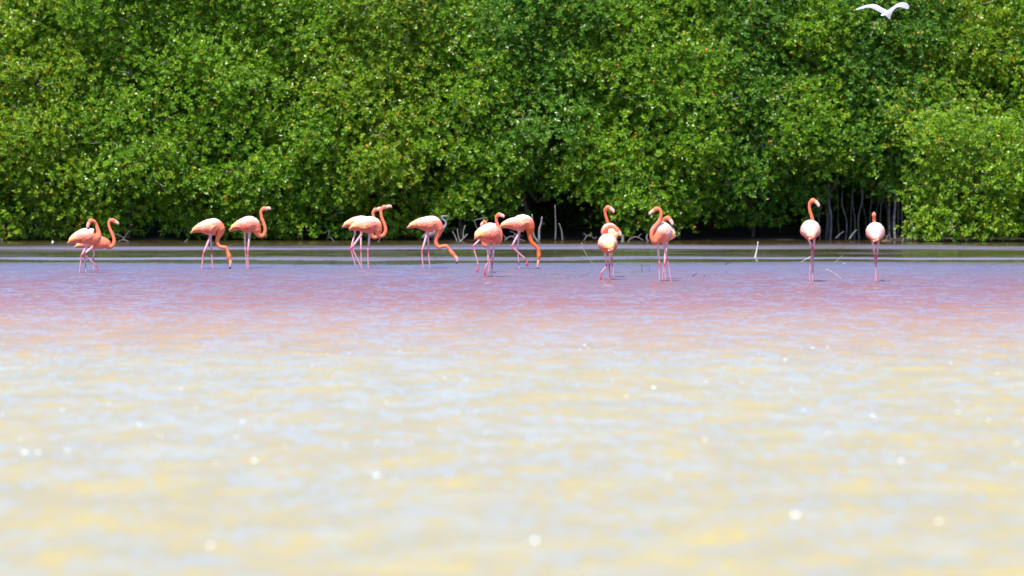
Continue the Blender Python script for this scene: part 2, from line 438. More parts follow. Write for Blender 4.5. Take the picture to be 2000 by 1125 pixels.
for i, (x, y) in enumerate([(-22, 1.2), (-25.5, 1.5), (-20.5, 5), (-24, 5.5), (17.5, 1), (20.5, 1.6), (24, 1.8), (27, 5)]):
    o, _ = mangrove('mangrove_tree', x, SHORE + y, 0, 0, 0, 'mid', RL, 'tree', group='rear mangroves', share=shares[3])

# slender trunks in the right-hand gap and a few in the central hollow
TR = [(1602, 1608, 340, 2.2, .8), (1621, 1619, 345, 3.6, .9), (1640, 1633, 360, 1.5, 1.3), (1651, 1646, 370, 2.6, 1.0), (1660, 1663, 370, 1.5, 1.6), (1668, 1667, 365, 2.2, 1.1),
      (1679, 1682, 355, 2.8, 1.2), (1690, 1686, 370, 1.4, 1.8), (1698, 1703, 350, 1.6, 1.1), (1708, 1719, 350, 1.8, 1.5), (1722, 1718, 360, 2.0, .9), (1731, 1733, 365, 1.5, 1.5),
      (1738, 1735, 360, 3.4, .7), (1743, 1747, 370, 1.5, 1.3), (1749, 1746, 362, 4.2, .6), (1755, 1753, 372, 2.4, .9), (1763, 1760, 370, 2.6, .8), (1771, 1774, 390, 1.6, 1.4), (1779, 1777, 400, 4.0, .3)]
for (xb, xt, yt, wpx, dy) in TR:
    b = Bag(); Y = SHORE + 1.1 + dy * .9
    p0, p1 = P(xb, 466, Y), P(xt, yt, Y + random.uniform(-.1, .3)); base = Vector((p0.x, Y, 0.02))
    bend = random.uniform(-0.05, 0.05); r = wpx / pxm(Y) / 2
    pale = random.uniform(0.7, 1.3) * (1.5 if wpx > 3 else 1)
    b.path([(base.x, Y, -0.15), (base.x + bend, Y, p1.z * .35), (p1.x - bend, Y, p1.z * .7), tuple(p1)], [r * 1.3, r, r * .9, r * .75], np.array((0.16, 0.145, 0.145)) * pale, seg=8, n=5, up0=(0, 1, 0))
    wide = wpx >= 3.3
    lab = 'thin greyish mangrove trunk, one of many in the dark gap left of the bright bush' if not wide else \
        {1621: 'thicker pale trunk just right of the tall upright flamingo', 1738: 'pale trunk just right of the rightmost flamingo', 1749: 'brightest pale trunk midway between the rightmost flamingo and the bright bush', 1779: 'short white stump at the foot of the bright right-hand bush'}[xb]
    tag(b.build('slender_mangrove', None, M_bark, None), lab, 'tree', 'slender trunks in the right-hand gap')

# ------------------------------------------------------------------ flamingos
PINK   = np.array((0.86, 0.31, 0.25)); SALMON = np.array((0.88, 0.215, 0.145)); ORANGE = np.array((0.88, 0.21, 0.105))
PALE   = np.array((0.92, 0.63, 0.55));  CREAM  = np.array((0.92, 0.53, 0.22));  RED = np.array((0.66, 0.085, 0.03))  # PALE: pink plumage with the whitening of sunlit backs put into the colour
SHANK  = np.array((0.76, 0.42, 0.45));  KNEE   = np.array((0.62, 0.10, 0.17));  TARSUS = np.array((0.64, 0.30, 0.36))

def W3(px, py, dy, Y):
    p = P(px, py, Y + dy); return np.array((p.x, p.y, p.z))

def bird(name, wy, body, neck, bill, legs, label, cat, group, wings=True, up0=(0, 0, 1), pal=None, feet=(), bill_r=(3.6, 3.0, 1.4), head_r=4.6,
         tail=4, voxel=0.0048, black_tip=True, top=0.0, leg_r=0.74, cols=None):
    """body, neck: (px, py, depth, r_px); bill: three (px, py, depth); legs: list of lists of (px, py, depth, r_px)"""
    Y = DW(wy); s = pxm(Y)
    C = cols or {}
    body_c, neck_c, head_c = C.get('body', SALMON), C.get('neck', ORANGE), C.get('head', ORANGE)
    foot = P(sum(p[0] for p in body) / len(body), wy, Y); org = np.array((foot.x, Y, 0.0))
    root = empty(name, org); tag(root, label, cat, group)
    # --- trunk, neck and head as one loft
    neck = [(a, b, c, r * (0.88 if 0 < k_ < len(neck) - 1 else 0.94)) for k_, (a, b, c, r) in enumerate(neck)]
    ctl = [list(W3(a, b, c, Y)) + [r / s] for a, b, c, r in body + neck]
    nb = len(body)
    D = catmull(ctl, 9)
    ib = (nb - 1) * 9
    T, U, S = frames(D[:, :3], up0)
    ru = np.maximum(D[:, 3], 0.004); rs = ru.copy(); rs[:ib] *= 0.94
    V, F = tube(D[:, :3], ru, rs, 18, up0)
    n = len(D); q = np.arange(n)
    col = np.zeros((n, 18, 3)); th = np.linspace(0, 2 * np.pi, 18, endpoint=False)
    for i in range(n):
        if i <= ib:
            f = i / ib
            base = body_c * (1 - f ** 3) + neck_c * f ** 3
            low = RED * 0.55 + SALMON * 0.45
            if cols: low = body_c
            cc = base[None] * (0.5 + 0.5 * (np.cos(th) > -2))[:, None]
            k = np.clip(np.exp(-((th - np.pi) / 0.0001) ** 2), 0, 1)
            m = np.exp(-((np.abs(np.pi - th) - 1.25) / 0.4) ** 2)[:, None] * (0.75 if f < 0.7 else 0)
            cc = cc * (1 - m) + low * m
        else:
            f = (i - ib) / (n - 1 - ib)
            cc = np.tile(neck_c * (1 - max(0, f - .8) * 5) + head_c * max(0, f - .8) * 5, (18, 1))
        col[i] = cc
    cols_all = np.vstack([col.reshape(-1, 3), col[0, :1], col[-1, :1]])
    bag = Bag(); bag.add(V, F, cols_all)
    # head
    h0 = D[-1, :3]; b0 = W3(*bill[0], Y)
    hd = b0 - h0
    hp = [h0 - hd * 0.55, h0, h0 + hd * 0.55, b0 + hd * 0.02]
    bag.path(hp, [head_r * .55 / s, head_r / s, head_r * .86 / s, bill_r[0] * 0.9 / s], head_c, seg=14, n=5, flat=0.82, up0=(0.1, 0.2, 1))
    # legs
    for L in legs:
        if len(L) == 3: fr = (0, .5, 1)
        pts = [W3(*p[:3], Y) for p in L]; rr = [p[3] / s * leg_r for p in L]
        sub = L[-1][1] >= wy - 14 and not (len(L[-1]) > 4)
        pts0 = list(pts)
        if sub:
            e = pts[-1].copy(); d = pts[-1] - pts[-2]; d /= abs(d[2]) + 1e-6
            e = pts[-1] + d * (max(0.0, pts[-1][2]) + 0.10); pts.append(e); rr.append(rr[-1])
        # thigh start inside the belly
        st = pts[0].copy(); st[2] += 0.05; pts = [st] + pts; rr = [rr[0] * 1.5] + rr
        b2 = Bag(); nn = 5
        seg_pts = []
        for i in range(len(pts) - 1):
            for t in np.linspace(0, 1, nn, endpoint=False):
                seg_pts.append(np.concatenate([pts[i] * (1 - t) + pts[i + 1] * t, [rr[i] * (1 - t) + rr[i + 1] * t, i + t]]))
        seg_pts.append(np.concatenate([pts[-1], [rr[-1], len(pts) - 1]])); Q = np.array(seg_pts)
        Vl, Fl = tube(Q[:, :3], Q[:, 3], Q[:, 3], 9, (0.2, 1, 0.15))
        kn = [i + 1 for i, p in enumerate(L) if 0 < i < len(L) - 1]
        cc = []
        for row in Q:
            u = row[4]
            c = (SHANK * 1.15 if u < kn[0] else TARSUS) if kn else SHANK
            if u < 1.3: c = PINK * max(0, 1.3 - u) / 1.3 + SHANK * (1 - max(0, 1.3 - u) / 1.3)
            if kn:
                g = math.exp(-((u - kn[0]) / 0.22) ** 2); c = c * (1 - g) + KNEE * g
            if C.get('leg') is not None: c = C['leg']
            cc.append(np.tile(c, (9, 1)))
        cc = np.vstack(cc + [cc[0][:1], cc[-1][:1]])
        bag.add(Vl, Fl, cc)
    for (a, b, c, a2, b2_, c2, wd) in feet:          # webbed foot hanging from a lifted leg
        p, p2 = W3(a, b, c, Y), W3(a2, b2_, c2, Y)
        bag.path([p, p * .6 + p2 * .4, p * .25 + p2 * .75, p2], [1.2 / s, wd * .8 / s, wd / s, .5 * wd / s], KNEE * 0.8, seg=8, n=3, flat=0.8, up0=(1, .2, .1))
    allV = np.vstack(bag.V) - org; allC = np.vstack(bag.C)
    raw = mesh_from('raw', allV, bag.F)
    tmp = bpy.data.objects.new('tmp', raw); COL.objects.link(tmp)
    md = tmp.modifiers.new('r', 'REMESH'); md.mode = 'VOXEL'; md.voxel_size = voxel; md.use_smooth_shade = True
    dg = bpy.context.evaluated_depsgraph_get()
    me = bpy.data.meshes.new_from_object(tmp.evaluated_get(dg)); me.name = 'body'
    bpy.data.objects.remove(tmp); bpy.data.meshes.remove(raw)
    kd = kdtree.KDTree(len(allV))
    for i, v in enumerate(allV): kd.insert(v, i)
    kd.balance()
    co = np.empty(len(me.vertices) * 3, dtype=np.float32); me.vertices.foreach_get('co', co); co = co.reshape(-1, 3)
    idx = [kd.find(v)[1] for v in co]
    if 'tint' not in me.color_attributes: set_col(me, allC[idx])
    link('body', me, root, M_plume)
    # --- bill: pale base and black bent tip
    bp = [W3(*p, Y) - org for p in bill]
    bb = Bag(); k = 0.55
    mid = bp[1]
    cutp = mid * (1 - k) + bp[2] * k; rc_ = bill_r[1] * (1 - k) + bill_r[2] * k
    bb.path([bp[0] - (bp[1] - bp[0]) * .15, bp[0], mid, cutp], [bill_r[0] * .9 / s, bill_r[0] / s, bill_r[1] / s, rc_ / s], C.get('bill', (0.84, 0.42, 0.33)), seg=10, n=4, flat=.75, up0=(.1, .2, 1))
    bo = bb.build('bill', root, M_bill)
    if black_tip:
        bt = Bag(); d = bp[2] - cutp
        bt.path([cutp - d * .12, cutp + d * .5, bp[2]], [rc_ * 1.04 / s, (rc_ * .6 + bill_r[2] * .4) / s, bill_r[2] * .6 / s], (0.02, 0.017, 0.017), seg=10, n=4, flat=.75, up0=(.1, .2, 1))
        bt.build('bill_tip', bo, M_bill)
    # eyes
    hdn = hd / (np.linalg.norm(hd) + 1e-9); sd = np.cross(hdn, (0, 0, 1)); sd /= np.linalg.norm(sd) + 1e-9
    for sg in (-1, 1):
        e = Bag(); c = h0 - org + hd * .35 + sd * sg * head_r * .70 / s + np.array((0, 0, head_r * .2 / s)); r = 0.0075
        e.path([c - hdn * r, c - hdn * r * .5, c, c + hdn * r * .5, c + hdn * r], [.001, r * .85, r, r * .85, .001], (0.65, 0.5, 0.15), seg=8, n=2)
        e.build('eye', root, M_bill)
    # --- folded wings: rows of overlapping feathers over the back and flanks
    if wings:
        nt_, nth = 56, 26
        wtop, wmid, wend = C.get('wing', (PALE, PINK * .35 + SALMON * .65, CREAM))
        Cc, Uc, Sc = D[:ib + 1, :3] - org, U[:ib + 1], S[:ib + 1]; rr = ru[:ib + 1]; rr2 = rs[:ib + 1]
        seedv = hash_px(body[0][0])
        for sg in (1, -1):
            Vw, Cw = [], []
            for i in range(nt_):
                t = i / (nt_ - 1); ft = 0.06 + 0.85 * t
                x = ft * ib; a = int(min(ib - 1, math.floor(x))); u = x - a
                c_ = Cc[a] * (1 - u) + Cc[a + 1] * u; U_ = Uc[a] * (1 - u) + Uc[a + 1] * u; S_ = Sc[a] * (1 - u) + Sc[a + 1] * u
                r_, r2_ = rr[a] * (1 - u) + rr[a + 1] * u, rr2[a] * (1 - u) + rr2[a + 1] * u
                for j in range(nth):
                    v = j / (nth - 1)
                    thm = (0.42 + 0.30 * math.sin(math.pi * min(1, t * 1.05)) ) * math.pi
                    an = sg * (v * thm + 0.0)
                    colj = v * 7.0; rowp = t * 8.0 + 0.5 * (int(colj) % 2) + 0.35 * math.cos(2 * math.pi * colj) + .15 * math.sin(seedv + i * .7 + j * 1.3)
                    fr = rowp - math.floor(rowp)
                    off = 0.006 + 0.017 * (1 - fr)
                    edge = min(1, (1 - v) * 9, t * 12 + .3, (1 - t) * 6)
                    off = off * edge - 0.004 * (1 - edge)
                    off += 0.006 * math.exp(-((v - 0.93) / .05) ** 2) * (1 if t < .8 else 0)
                    Vw.append(c_ + U_ * math.cos(an) * (r_ + off) + S_ * math.sin(an) * (r2_ + off))
                    f2 = np.clip((v - .15) / .6, 0, 1)
                    cc = wtop * (1 - f2) + wmid * f2
                    e_ = np.clip((0.42 - t) / 0.42, 0, 1) ** .8
                    cc = cc * (1 - e_) + wend * e_
                    o_ = math.exp(-((v - .95) / .22) ** 2) * math.exp(-((t - .42) / .32) ** 2) * .95
                    cc = cc * (1 - o_) + C.get('edge', RED * 1.1) * o_
                    hh = math.sin(12.9898 * (int(colj) + 3 * math.floor(rowp)) + seedv) * 43758.5453; hh -= math.floor(hh)
                    kk = max(0, hh - .45) * 1.1 * (.25 + f2); cc = cc * (1 - kk) + (SALMON if hh < .8 else wend) * kk
                    nb_ = np.clip((t - .88) / .12, 0, 1) * .9; cc = cc * (1 - nb_) + (body_c * .6 + neck_c * .4) * nb_
                    tipk = 1.10 if fr < .3 else (0.72 if fr > .82 else 1.0)
                    Cw.append(np.clip(cc * tipk, 0, .93))
            Fw = []
            for i in range(nt_ - 1):
                for j in range(nth - 1):
                    a = i * nth + j; f = (a, a + 1, a + nth + 1, a + nth); Fw.append(f if sg > 0 else f[::-1])
            wb = Bag(); wb.add(Vw, Fw, np.array(Cw)); wb.build('wing', root, M_plume)
    if tail:
        tb = Bag(); d = D[0, :3] - D[6, :3]; d = d / np.linalg.norm(d)
        for k_ in range(tail):
            a = (k_ / max(1, tail - 1) - .5) * 2
            st = D[7, :3] - org + U[7] * (0.2 * a) * D[7, 3] + S[7] * a * 0.55 * D[7, 3]
            en = D[0, :3] - org + d * 0.012 * (1.5 - abs(a)) + U[0] * 0.016 * a + S[0] * a * 0.03
            tb.path([st, st * .5 + en * .5, en], [0.004, 0.006, 0.002], C.get('tail', CREAM if k_ % 2 else PALE), seg=6, n=4, flat=2.4, up0=up0)
        tb.build('tail_feathers', root, M_plume)
    return root
def hash_px(v): return (v * 12.9898) % 6.28

G = 'flamingos wading across the lagoon'
DEEP = {'neck': np.array((0.80, 0.15, 0.04)), 'head': np.array((0.80, 0.17, 0.05))}
# 1 preening, leftmost
bird('flamingo', 532,
     [(133, 475, 0, 2), (141, 470, 0, 6), (150, 466, 0, 10), (162, 463, 0, 14), (174, 463, 0, 15.5), (184, 464.5, 0, 14), (190.5, 462, 0, 9)],
     [(192.5, 455, 0, 5.5), (190.5, 447, 0, 4.2), (188.5, 439, 0, 3.3), (184, 432, -.02, 3.4), (177.5, 430.5, -.03, 4)],
     [(173.5, 435.5, -.04), (171.5, 441, -.05), (172.5, 447.5, -.06)],
     [[(167, 481, 0.05, 3.2), (165, 497, .05, 1.9), (168, 533, .05, 1.7)], [(169, 481, -.05, 3.2), (159, 499, -.05, 2.6), (155.5, 533, -.05, 1.6)]],
     'leftmost flamingo, neck curled back and bill tucked toward its pale back', 'flamingo', G)
# 2 behind it
bird('flamingo', 529,
     [(146, 483, 0.33, 2), (156, 480, 0.33, 5), (168, 477, 0.33, 8), (182, 475, 0.33, 11), (195, 474, 0.33, 12.5), (206, 476, .33, 10.5)],
     [(213.5, 481, .33, 6.5), (219.5, 480, .33, 4.8), (223, 473, .33, 4.1), (221.5, 463, .33, 3.6), (216, 450, .33, 3.3), (212.5, 438, .33, 3.2), (215, 431, .33, 3.8), (220, 430, .33, 4.3)],
     [(225, 432.5, .33), (230, 436, .33), (231, 440.5, .33)],
     [[(184, 488, .38, 2.5), (182.5, 506, .38, 2.2), (183, 529, .38, 1.6)], [(181, 482, .2, 3), (163, 497, .1, 2.8), (190, 521, .22, 1.9, 1)]],
     'flamingo partly behind the leftmost one, upright curved neck, lifting one leg', 'flamingo', G, feet=[(190, 520, .22, 190, 531, .22, 2.4)], tail=3)
# 3 feeding
bird('flamingo', 525,
     [(373, 454.5, 0, 1.6), (382, 449.5, 0, 5), (392, 446, 0, 9), (403, 445, 0, 13.5), (414, 444.5, 0, 15.5), (424, 444, 0, 14.5), (430, 448, 0, 10)],
     [(429.5, 456, 0, 7), (425.5, 465, 0, 5), (424.5, 474, 0, 4.2), (429, 481.5, 0, 3.8), (436, 483, 0, 4), (441, 484, 0, 3.9), (444.5, 491, 0, 3.4), (447.5, 501, 0, 4.8)],
     [(450, 509, 0), (450.5, 517, 0), (448, 526, 0)],
     [[(411, 462, -.04, 3.5), (397, 496, -.05, 2.6), (394, 525, -.05, 1.9)], [(412, 462, .05, 2.4), (413, 492, .05, 2.2), (415.5, 525, .05, 1.6)]],
     'feeding flamingo left of centre, neck hanging down and bill at the water', 'flamingo', G)
# 4 upright
bird('flamingo', 524,
     [(449, 450, 0, 3.2), (459, 444.5, 0, 6), (468, 441, 0, 9.5), (478, 440, 0, 14), (488, 440, 0, 16), (496, 442, 0, 13.5), (501, 449, 0, 9.5)],
     [(504, 456.5, 0, 6.5), (510, 461, 0, 4.6), (515.5, 458, 0, 4.1), (518, 449, 0, 3.8), (515.5, 437, 0, 3.5), (511, 425, 0, 3.3), (510, 413, 0, 3.6), (515, 407.5, 0, 4.4)],
     [(520, 407.5, 0), (526, 406.5, 0), (529.5, 412, 0)],
     [[(478, 457, .05, 3), (479.5, 492, .05, 2.1), (482, 523, .05, 1.5)], [(487.5, 456, -.04, 3.2), (484, 495, -.04, 2.2), (484.8, 524, -.04, 1.8)]],
     'lone flamingo standing with its neck raised in an S, right of the feeding one', 'flamingo', G)
# 5 rear of the overlapping pair
bird('flamingo', 521,
     [(669, 443.5, .42, 2), (680, 438.5, .42, 6), (692, 436, .42, 10), (704, 437, .42, 14), (714, 440, .42, 14.5), (721, 446, .42, 11)],
     [(724.5, 456, .42, 6.5), (729, 463, .42, 4.6), (736, 462.5, .42, 4), (740.5, 453, .42, 3.6), (737.5, 441, .42, 3.4), (731, 429, .42, 3.3), (728.8, 417, .42, 3.5), (732, 410, .42, 4.3)],
     [(737, 409.5, .42), (742, 406.5, .42), (745, 411, .42)],
     [[(693.5, 455, .45, 2.8), (685, 487, .45, 2.3), (695, 521, .45, 1.4)], [(705, 455, .38, 2.6), (705, 490, .38, 2.3), (706, 521, .38, 1.6)]],
     'rear flamingo of the overlapping central-left pair, mostly hidden by its neighbour', 'flamingo', G, tail=3)
# 6 front of the pair
bird('flamingo', 524,
     [(682.5, 447.5, 0, 3), (692, 444, 0, 6.5), (703, 441, 0, 11), (714, 440.5, 0, 14.5), (725, 440, 0, 15.5), (734, 442, 0, 12.5), (738, 449, 0, 9)],
     [(739, 456, 0, 6.5), (743.5, 461, 0, 4.6), (750, 458, 0, 4.1), (753.5, 449, 0, 3.8), (750.5, 437, 0, 3.5), (745.5, 424, 0, 3.3), (744.5, 411, 0, 3.6), (749.5, 404.5, 0, 4.5)],
     [(755, 404, 0), (762, 402.5, 0), (765.5, 408, 0)],
     [[(706, 458, -.05, 3.2), (687, 484, -.06, 2.7), (705, 521, -.05, 1.8)], [(722, 457, .03, 3.2), (718.5, 492, .03, 2.3), (719.5, 524, .03, 1.7)]],
     'front flamingo of the overlapping central-left pair, raised curved neck, trailing leg bent', 'flamingo', G)
# 7 leaning toward the water
bird('flamingo', 524,
     [(796, 445, 0, 2.2), (806, 440.5, 0, 5), (817, 438, 0, 8.5), (829, 438, 0, 12.5), (841, 438.5, 0, 15), (851, 440, 0, 13.5), (857, 447, 0, 9.5)],
     [(856, 456, 0, 6.5), (852, 466, 0, 5), (851.5, 475, 0, 4.4), (857, 482.5, 0, 4.1), (865, 481, 0, 3.8), (872, 481, 0, 3.6), (878, 488, 0, 3.5), (883.5, 495, 0, 4.8)],
     [(888.5, 501, 0), (893, 507, 0), (891.5, 515, 0)],
     [[(834, 457, -.04, 3.5), (824, 491, -.05, 2.5), (826.5, 524, -.05, 1.6)], [(836, 457, .05, 2.8), (837, 492, .05, 2.3), (839.5, 522, .05, 1.6)]],
     'flamingo in front of the grey heron, neck stretched down with bill just above water', 'flamingo', G, tail=3)
# 8 rear of the central pair, head turned left
bird('flamingo', 533,
     [(975, 452, .45, 3), (968, 448, .45, 8), (960, 449, .45, 12.5), (952, 454, .44, 12.5), (947, 463, .42, 9)],
     [(944.5, 474, .40, 5.5), (947.5, 480, .40, 4.6), (951, 474, .44, 4), (952, 462, .3, 3.8), (951, 449, -.2, 3.4), (950.5, 439, -.22, 3.4), (947, 433, -.22, 4.2)],
     [(943.5, 435.5, -.22), (940.5, 439, -.22), (941, 444, -.22)],
     [[(938, 467, .35, 2.6), (924, 481, .35, 2.6), (935.5, 521, .33, 1.5, 1)], [(956, 476, .45, 2.4), (957, 500, .45, 2), (954.5, 531, .45, 1.5)]],
     'central flamingo with a short tucked head turned left, body hidden behind the other', 'flamingo', G, feet=[(935.5, 520, .33, 930, 532, .3, 2.4)], tail=0)
# 9 front of the central pair, three-quarter view, neck up at right
bird('flamingo', 541,
     [(928, 465, -.22, 3.5), (936, 460, -.17, 9), (945, 458, -.10, 15), (955, 458, -.02, 19.5), (964, 461, .06, 16.5), (970, 466, .11, 10.5)],
     [(974.5, 470, .14, 7), (977, 463, .16, 5), (977.5, 453, .16, 4.2), (973.5, 443, .16, 3.7), (970, 433, .15, 3.4), (969.8, 424, .14, 3.5), (974, 419, .12, 4.3)],
     [(978.5, 420, .10), (983, 422, .08), (983, 427, .07)],
     [[(952, 478, -.08, 3), (953.8, 512, -.08, 2.4), (946.5, 525, -.1, 1.6, 1)], [(965, 477, .04, 3), (961.5, 514, .04, 2.6), (960, 540, .04, 1.7)]],
     'central white-backed flamingo turned away, slim neck raised on its right side', 'flamingo', G, feet=[(946.5, 524, -.1, 947, 538, -.1, 2.2)])
# 10 deep orange feeding
bird('flamingo', 525,
     [(976, 444, 0, 2.5), (985, 440.5, 0, 5.5), (995, 438, 0, 9), (1007, 438, 0, 12.5), (1019, 437, 0, 16), (1029, 438.5, 0, 15), (1034.5, 446, 0, 10.5)],
     [(1035, 454.5, 0, 6.5), (1035.5, 465, 0, 4.9), (1040, 475, 0, 4.3), (1047, 481.5, 0, 4), (1051.5, 489, 0, 3.8), (1052.5, 499, 0, 4.6)],
     [(1051.5, 509, 0), (1050.5, 517, 0), (1050, 528, 0)],
     [[(1014, 455, -.04, 3.5), (999, 482, -.06, 2.4), (1029, 508, -.05, 2, 1)], [(1013, 455, .05, 2.6), (1011.5, 492, .05, 2), (1014, 524, .05, 1.6)]],
     'deep orange flamingo at centre with head lowered into the water, one leg lifted', 'flamingo', G, cols=DEEP, feet=[(1029, 507, -.05, 1030, 520, -.05, 2.8)])
# 11 rear of the folded pair: straight neck
bird('flamingo', 543,
     [(1204, 466, .35, 3), (1199, 461, .4, 9), (1194, 456, .45, 14.5), (1190, 454, .52, 16.5), (1187, 455, .6, 12.5)],
     [(1184, 462, .66, 7), (1184, 458, .72, 5), (1187, 446, .72, 4.2), (1187, 435, .7, 3.7), (1183.5, 423, .68, 3.4), (1182, 411, .66, 3.7), (1187, 404.5, .64, 4.6)],
     [(1192.5, 406.5, .62), (1198, 412, .6), (1197, 418, .6)],
     [[(1193, 476, .42, 2.8), (1190.5, 514, .42, 2.4), (1189, 541, .42, 1.6)], [(1195, 475, .5, 2.8), (1194.5, 508, .5, 2), (1199, 543, .5, 1.6)]],
     'flamingo with a straight tall neck looking right, standing behind the preening one', 'flamingo', G, up0=(0, -.2, 1), tail=0)
# 12 front: seen from behind, neck folded over its back
bird('flamingo', 546,
     [(1193, 488, -.26, 2.5), (1191.5, 484, -.2, 7), (1188.5, 479, -.1, 14.5), (1187, 477, 0, 18), (1185.5, 474, .1, 16), (1184, 467, .17, 11)],
     [(1182.5, 457, .16, 6), (1184, 447.5, .12, 4.8), (1191, 442, .1, 4.3), (1199, 443.5, .08, 4.2), (1204.5, 447.5, .06, 4.4)],
     [(1208.5, 452, .05), (1211.5, 457.5, .04), (1208.5, 462.5, .03)],
     [[(1181, 490, -.02, 2.8), (1185, 519, -.02, 2.4), (1174, 533, -.05, 1.8, 1)], [(1193, 492, .03, 2.8), (1190, 517, .03, 2.6), (1190.5, 547, .03, 1.7)]],
     'preening flamingo seen from behind, neck folded over its back, yellow patch on rump', 'flamingo', G, up0=(0, -.2, 1), feet=[(1174, 532, -.05, 1173, 547, -.06, 2.3)],
     cols={'wing': (PALE * 1.03, PALE * .6 + PINK * .4, np.array((0.86, 0.60, 0.14)))})
# 13 pair with crossed heads: rear one, face right
bird('flamingo', 546,
     [(1316, 463, .30, 4), (1311, 460, .34, 9), (1305, 457, .40, 14.5), (1300, 456, .46, 15), (1297, 452, .5, 10)],
     [(1295, 444, .52, 5), (1295, 435, .5, 4.3), (1299, 427.5, .46, 4.4), (1304.5, 425.5, .4, 4.5)],
     [(1309.5, 430, .36), (1313, 436, .34), (1313, 442, .33)],
     [[(1301, 476, .45, 2.8), (1297.5, 515, .45, 2.6), (1294, 545, .45, 1.4)], [(1303, 477, .4, 2.6), (1298, 518, .4, 2.2), (1300, 545, .4, 1.5)]],
     'flamingo with its short-looking neck tucked, head right, behind the pair\'s larger bird', 'flamingo', G, up0=(0, -.2, 1), tail=3)
# 14 front one, face left, neck looped at left
bird('flamingo', 549,
     [(1309, 466, .22, 4), (1304, 462, .18, 10), (1298, 457, .12, 17), (1291, 455, .04, 20), (1285, 458, -.04, 16.5), (1281, 465, -.1, 11)],
     [(1277.5, 471, -.15, 6.5), (1273, 464, -.17, 4.8), (1273.5, 452, -.17, 4.3), (1280.5, 441, -.14, 4.2), (1288, 431, -.1, 4), (1291.3, 420, -.1, 3.7), (1289, 410, -.1, 3.8), (1282, 407.5, -.1, 4.6)],
     [(1276.5, 411, -.1), (1270.5, 415.5, -.1), (1268, 422.5, -.1)],
     [[(1284.5, 478, -.04, 3), (1288, 518, -.04, 2.6), (1288, 549, -.04, 1.7)], [(1296, 476, .06, 3.2), (1304, 508, .06, 2), (1310.5, 549, .06, 1.7)]],
     'large pale flamingo looking left, neck looping down its chest, right of the preening pair', 'flamingo', G, tail=4, cols={'wing': (PALE * 1.03, PALE * .6 + PINK * .4, CREAM), 'body': PINK * 1.05})
# 15 tall upright from behind
bird('flamingo', 550,
     [(1585, 465, -.27, 2.5), (1584.5, 461, -.2, 8), (1583.5, 454, -.1, 15), (1583, 450.5, 0, 18.4), (1583, 451, .1, 17), (1584, 453, .18, 11)],
     [(1586, 457, .26, 6), (1588.5, 448, .3, 4.8), (1588.3, 436, .28, 4.2), (1585, 422, .26, 3.7), (1581.5, 410, .25, 3.4), (1581.5, 398, .24, 3.7), (1587, 391, .22, 4.8)],
     [(1593, 393.5, .2), (1598.5, 400, .18), (1598.5, 407, .17)],
     [[(1577, 463, -.03, 3.2), (1587, 484, -.03, 2.6), (1581, 536, 0, 1.7), (1582, 548, 0, 1.6)], [(1590.5, 464, .03, 3.2), (1589, 490, .03, 2.2), (1587, 550, .03, 1.7)]],
     'tall flamingo seen from behind near the right, neck arched high and head turned right', 'flamingo', G, up0=(0, -.2, 1),
     cols={'wing': (PALE * 1.03, PALE * .6 + PINK * .4, CREAM * .5 + PALE * .5)})
# 16 rightmost
bird('flamingo', 550,
     [(1710.5, 470, -.27, 2.5), (1710.5, 465, -.2, 8), (1710, 458, -.1, 14.5), (1709.7, 454, 0, 17.3), (1709.5, 454, .1, 16), (1709, 456, .18, 11)],
     [(1708.5, 460, .26, 6), (1708.5, 450, .3, 4.8), (1708, 440, .3, 4.2), (1707.3, 428, .3, 3.8), (1706.8, 420, .28, 4.4)],
     [(1707, 417.5, .34), (1707.2, 419, .42), (1707.3, 426, .46)],
     [[(1704, 470, -.02, 3.2), (1708.5, 500, -.02, 2.2), (1712, 550, -.02, 1.8)], [(1716, 470, .04, 3), (1712.5, 502, .04, 2), (1709, 548, .04, 1.4)]],
     'rightmost flamingo seen squarely from behind, round body, short upright neck', 'flamingo', G, up0=(0, -.2, 1),
     cols={'wing': (PALE * 1.03, PALE * .6 + PINK * .4, CREAM * .3 + PALE * .7)})

# ------------------------------------------------------------------ other birds
HG = np.array((0.20, 0.20, 0.23))
hc = dict(body=HG, neck=np.array((0.26, 0.25, 0.27)), head=HG * 1.15, leg=np.array((0.12, 0.11, 0.10)), bill=(0.22, 0.21, 0.2), wing=(HG, HG * .9, HG * .85), edge=HG * .8, tail=HG * .9)
bird('heron', 477,
     [(824, 465, 0, 1.8), (833, 461, 0, 4), (844, 457, 0, 7), (854, 453, 0, 7.5), (861, 449, 0, 6)],
     [(867, 444, 0, 3.6), (871, 438, 0, 2.5), (869.5, 432, 0, 2.2), (864, 428, 0, 2.1), (863.5, 423.5, 0, 2.5)],
     [(867, 421.8, 0), (874, 422, 0), (882, 424, 0)],
     [[(846, 461, .03, 1.4), (845, 469, .03, 1.1), (847, 477, .03, .9)], [(851, 460, -.03, 1.4), (852, 469, -.03, 1.1), (851, 477, -.03, .9)]],
     'grey heron with a kinked neck, half hidden behind the leaning flamingo by the shore', 'heron', None, cols=hc, bill_r=(1.5, 1.1, .4), head_r=2.8, black_tip=False, tail=2, voxel=0.005)
WHT = np.array((0.90, 0.90, 0.89))
wc = dict(body=WHT, neck=WHT, head=WHT, leg=np.array((0.1, 0.1, 0.1)), bill=(0.5, 0.4, 0.2), wing=(WHT, WHT, WHT), edge=WHT, tail=WHT)
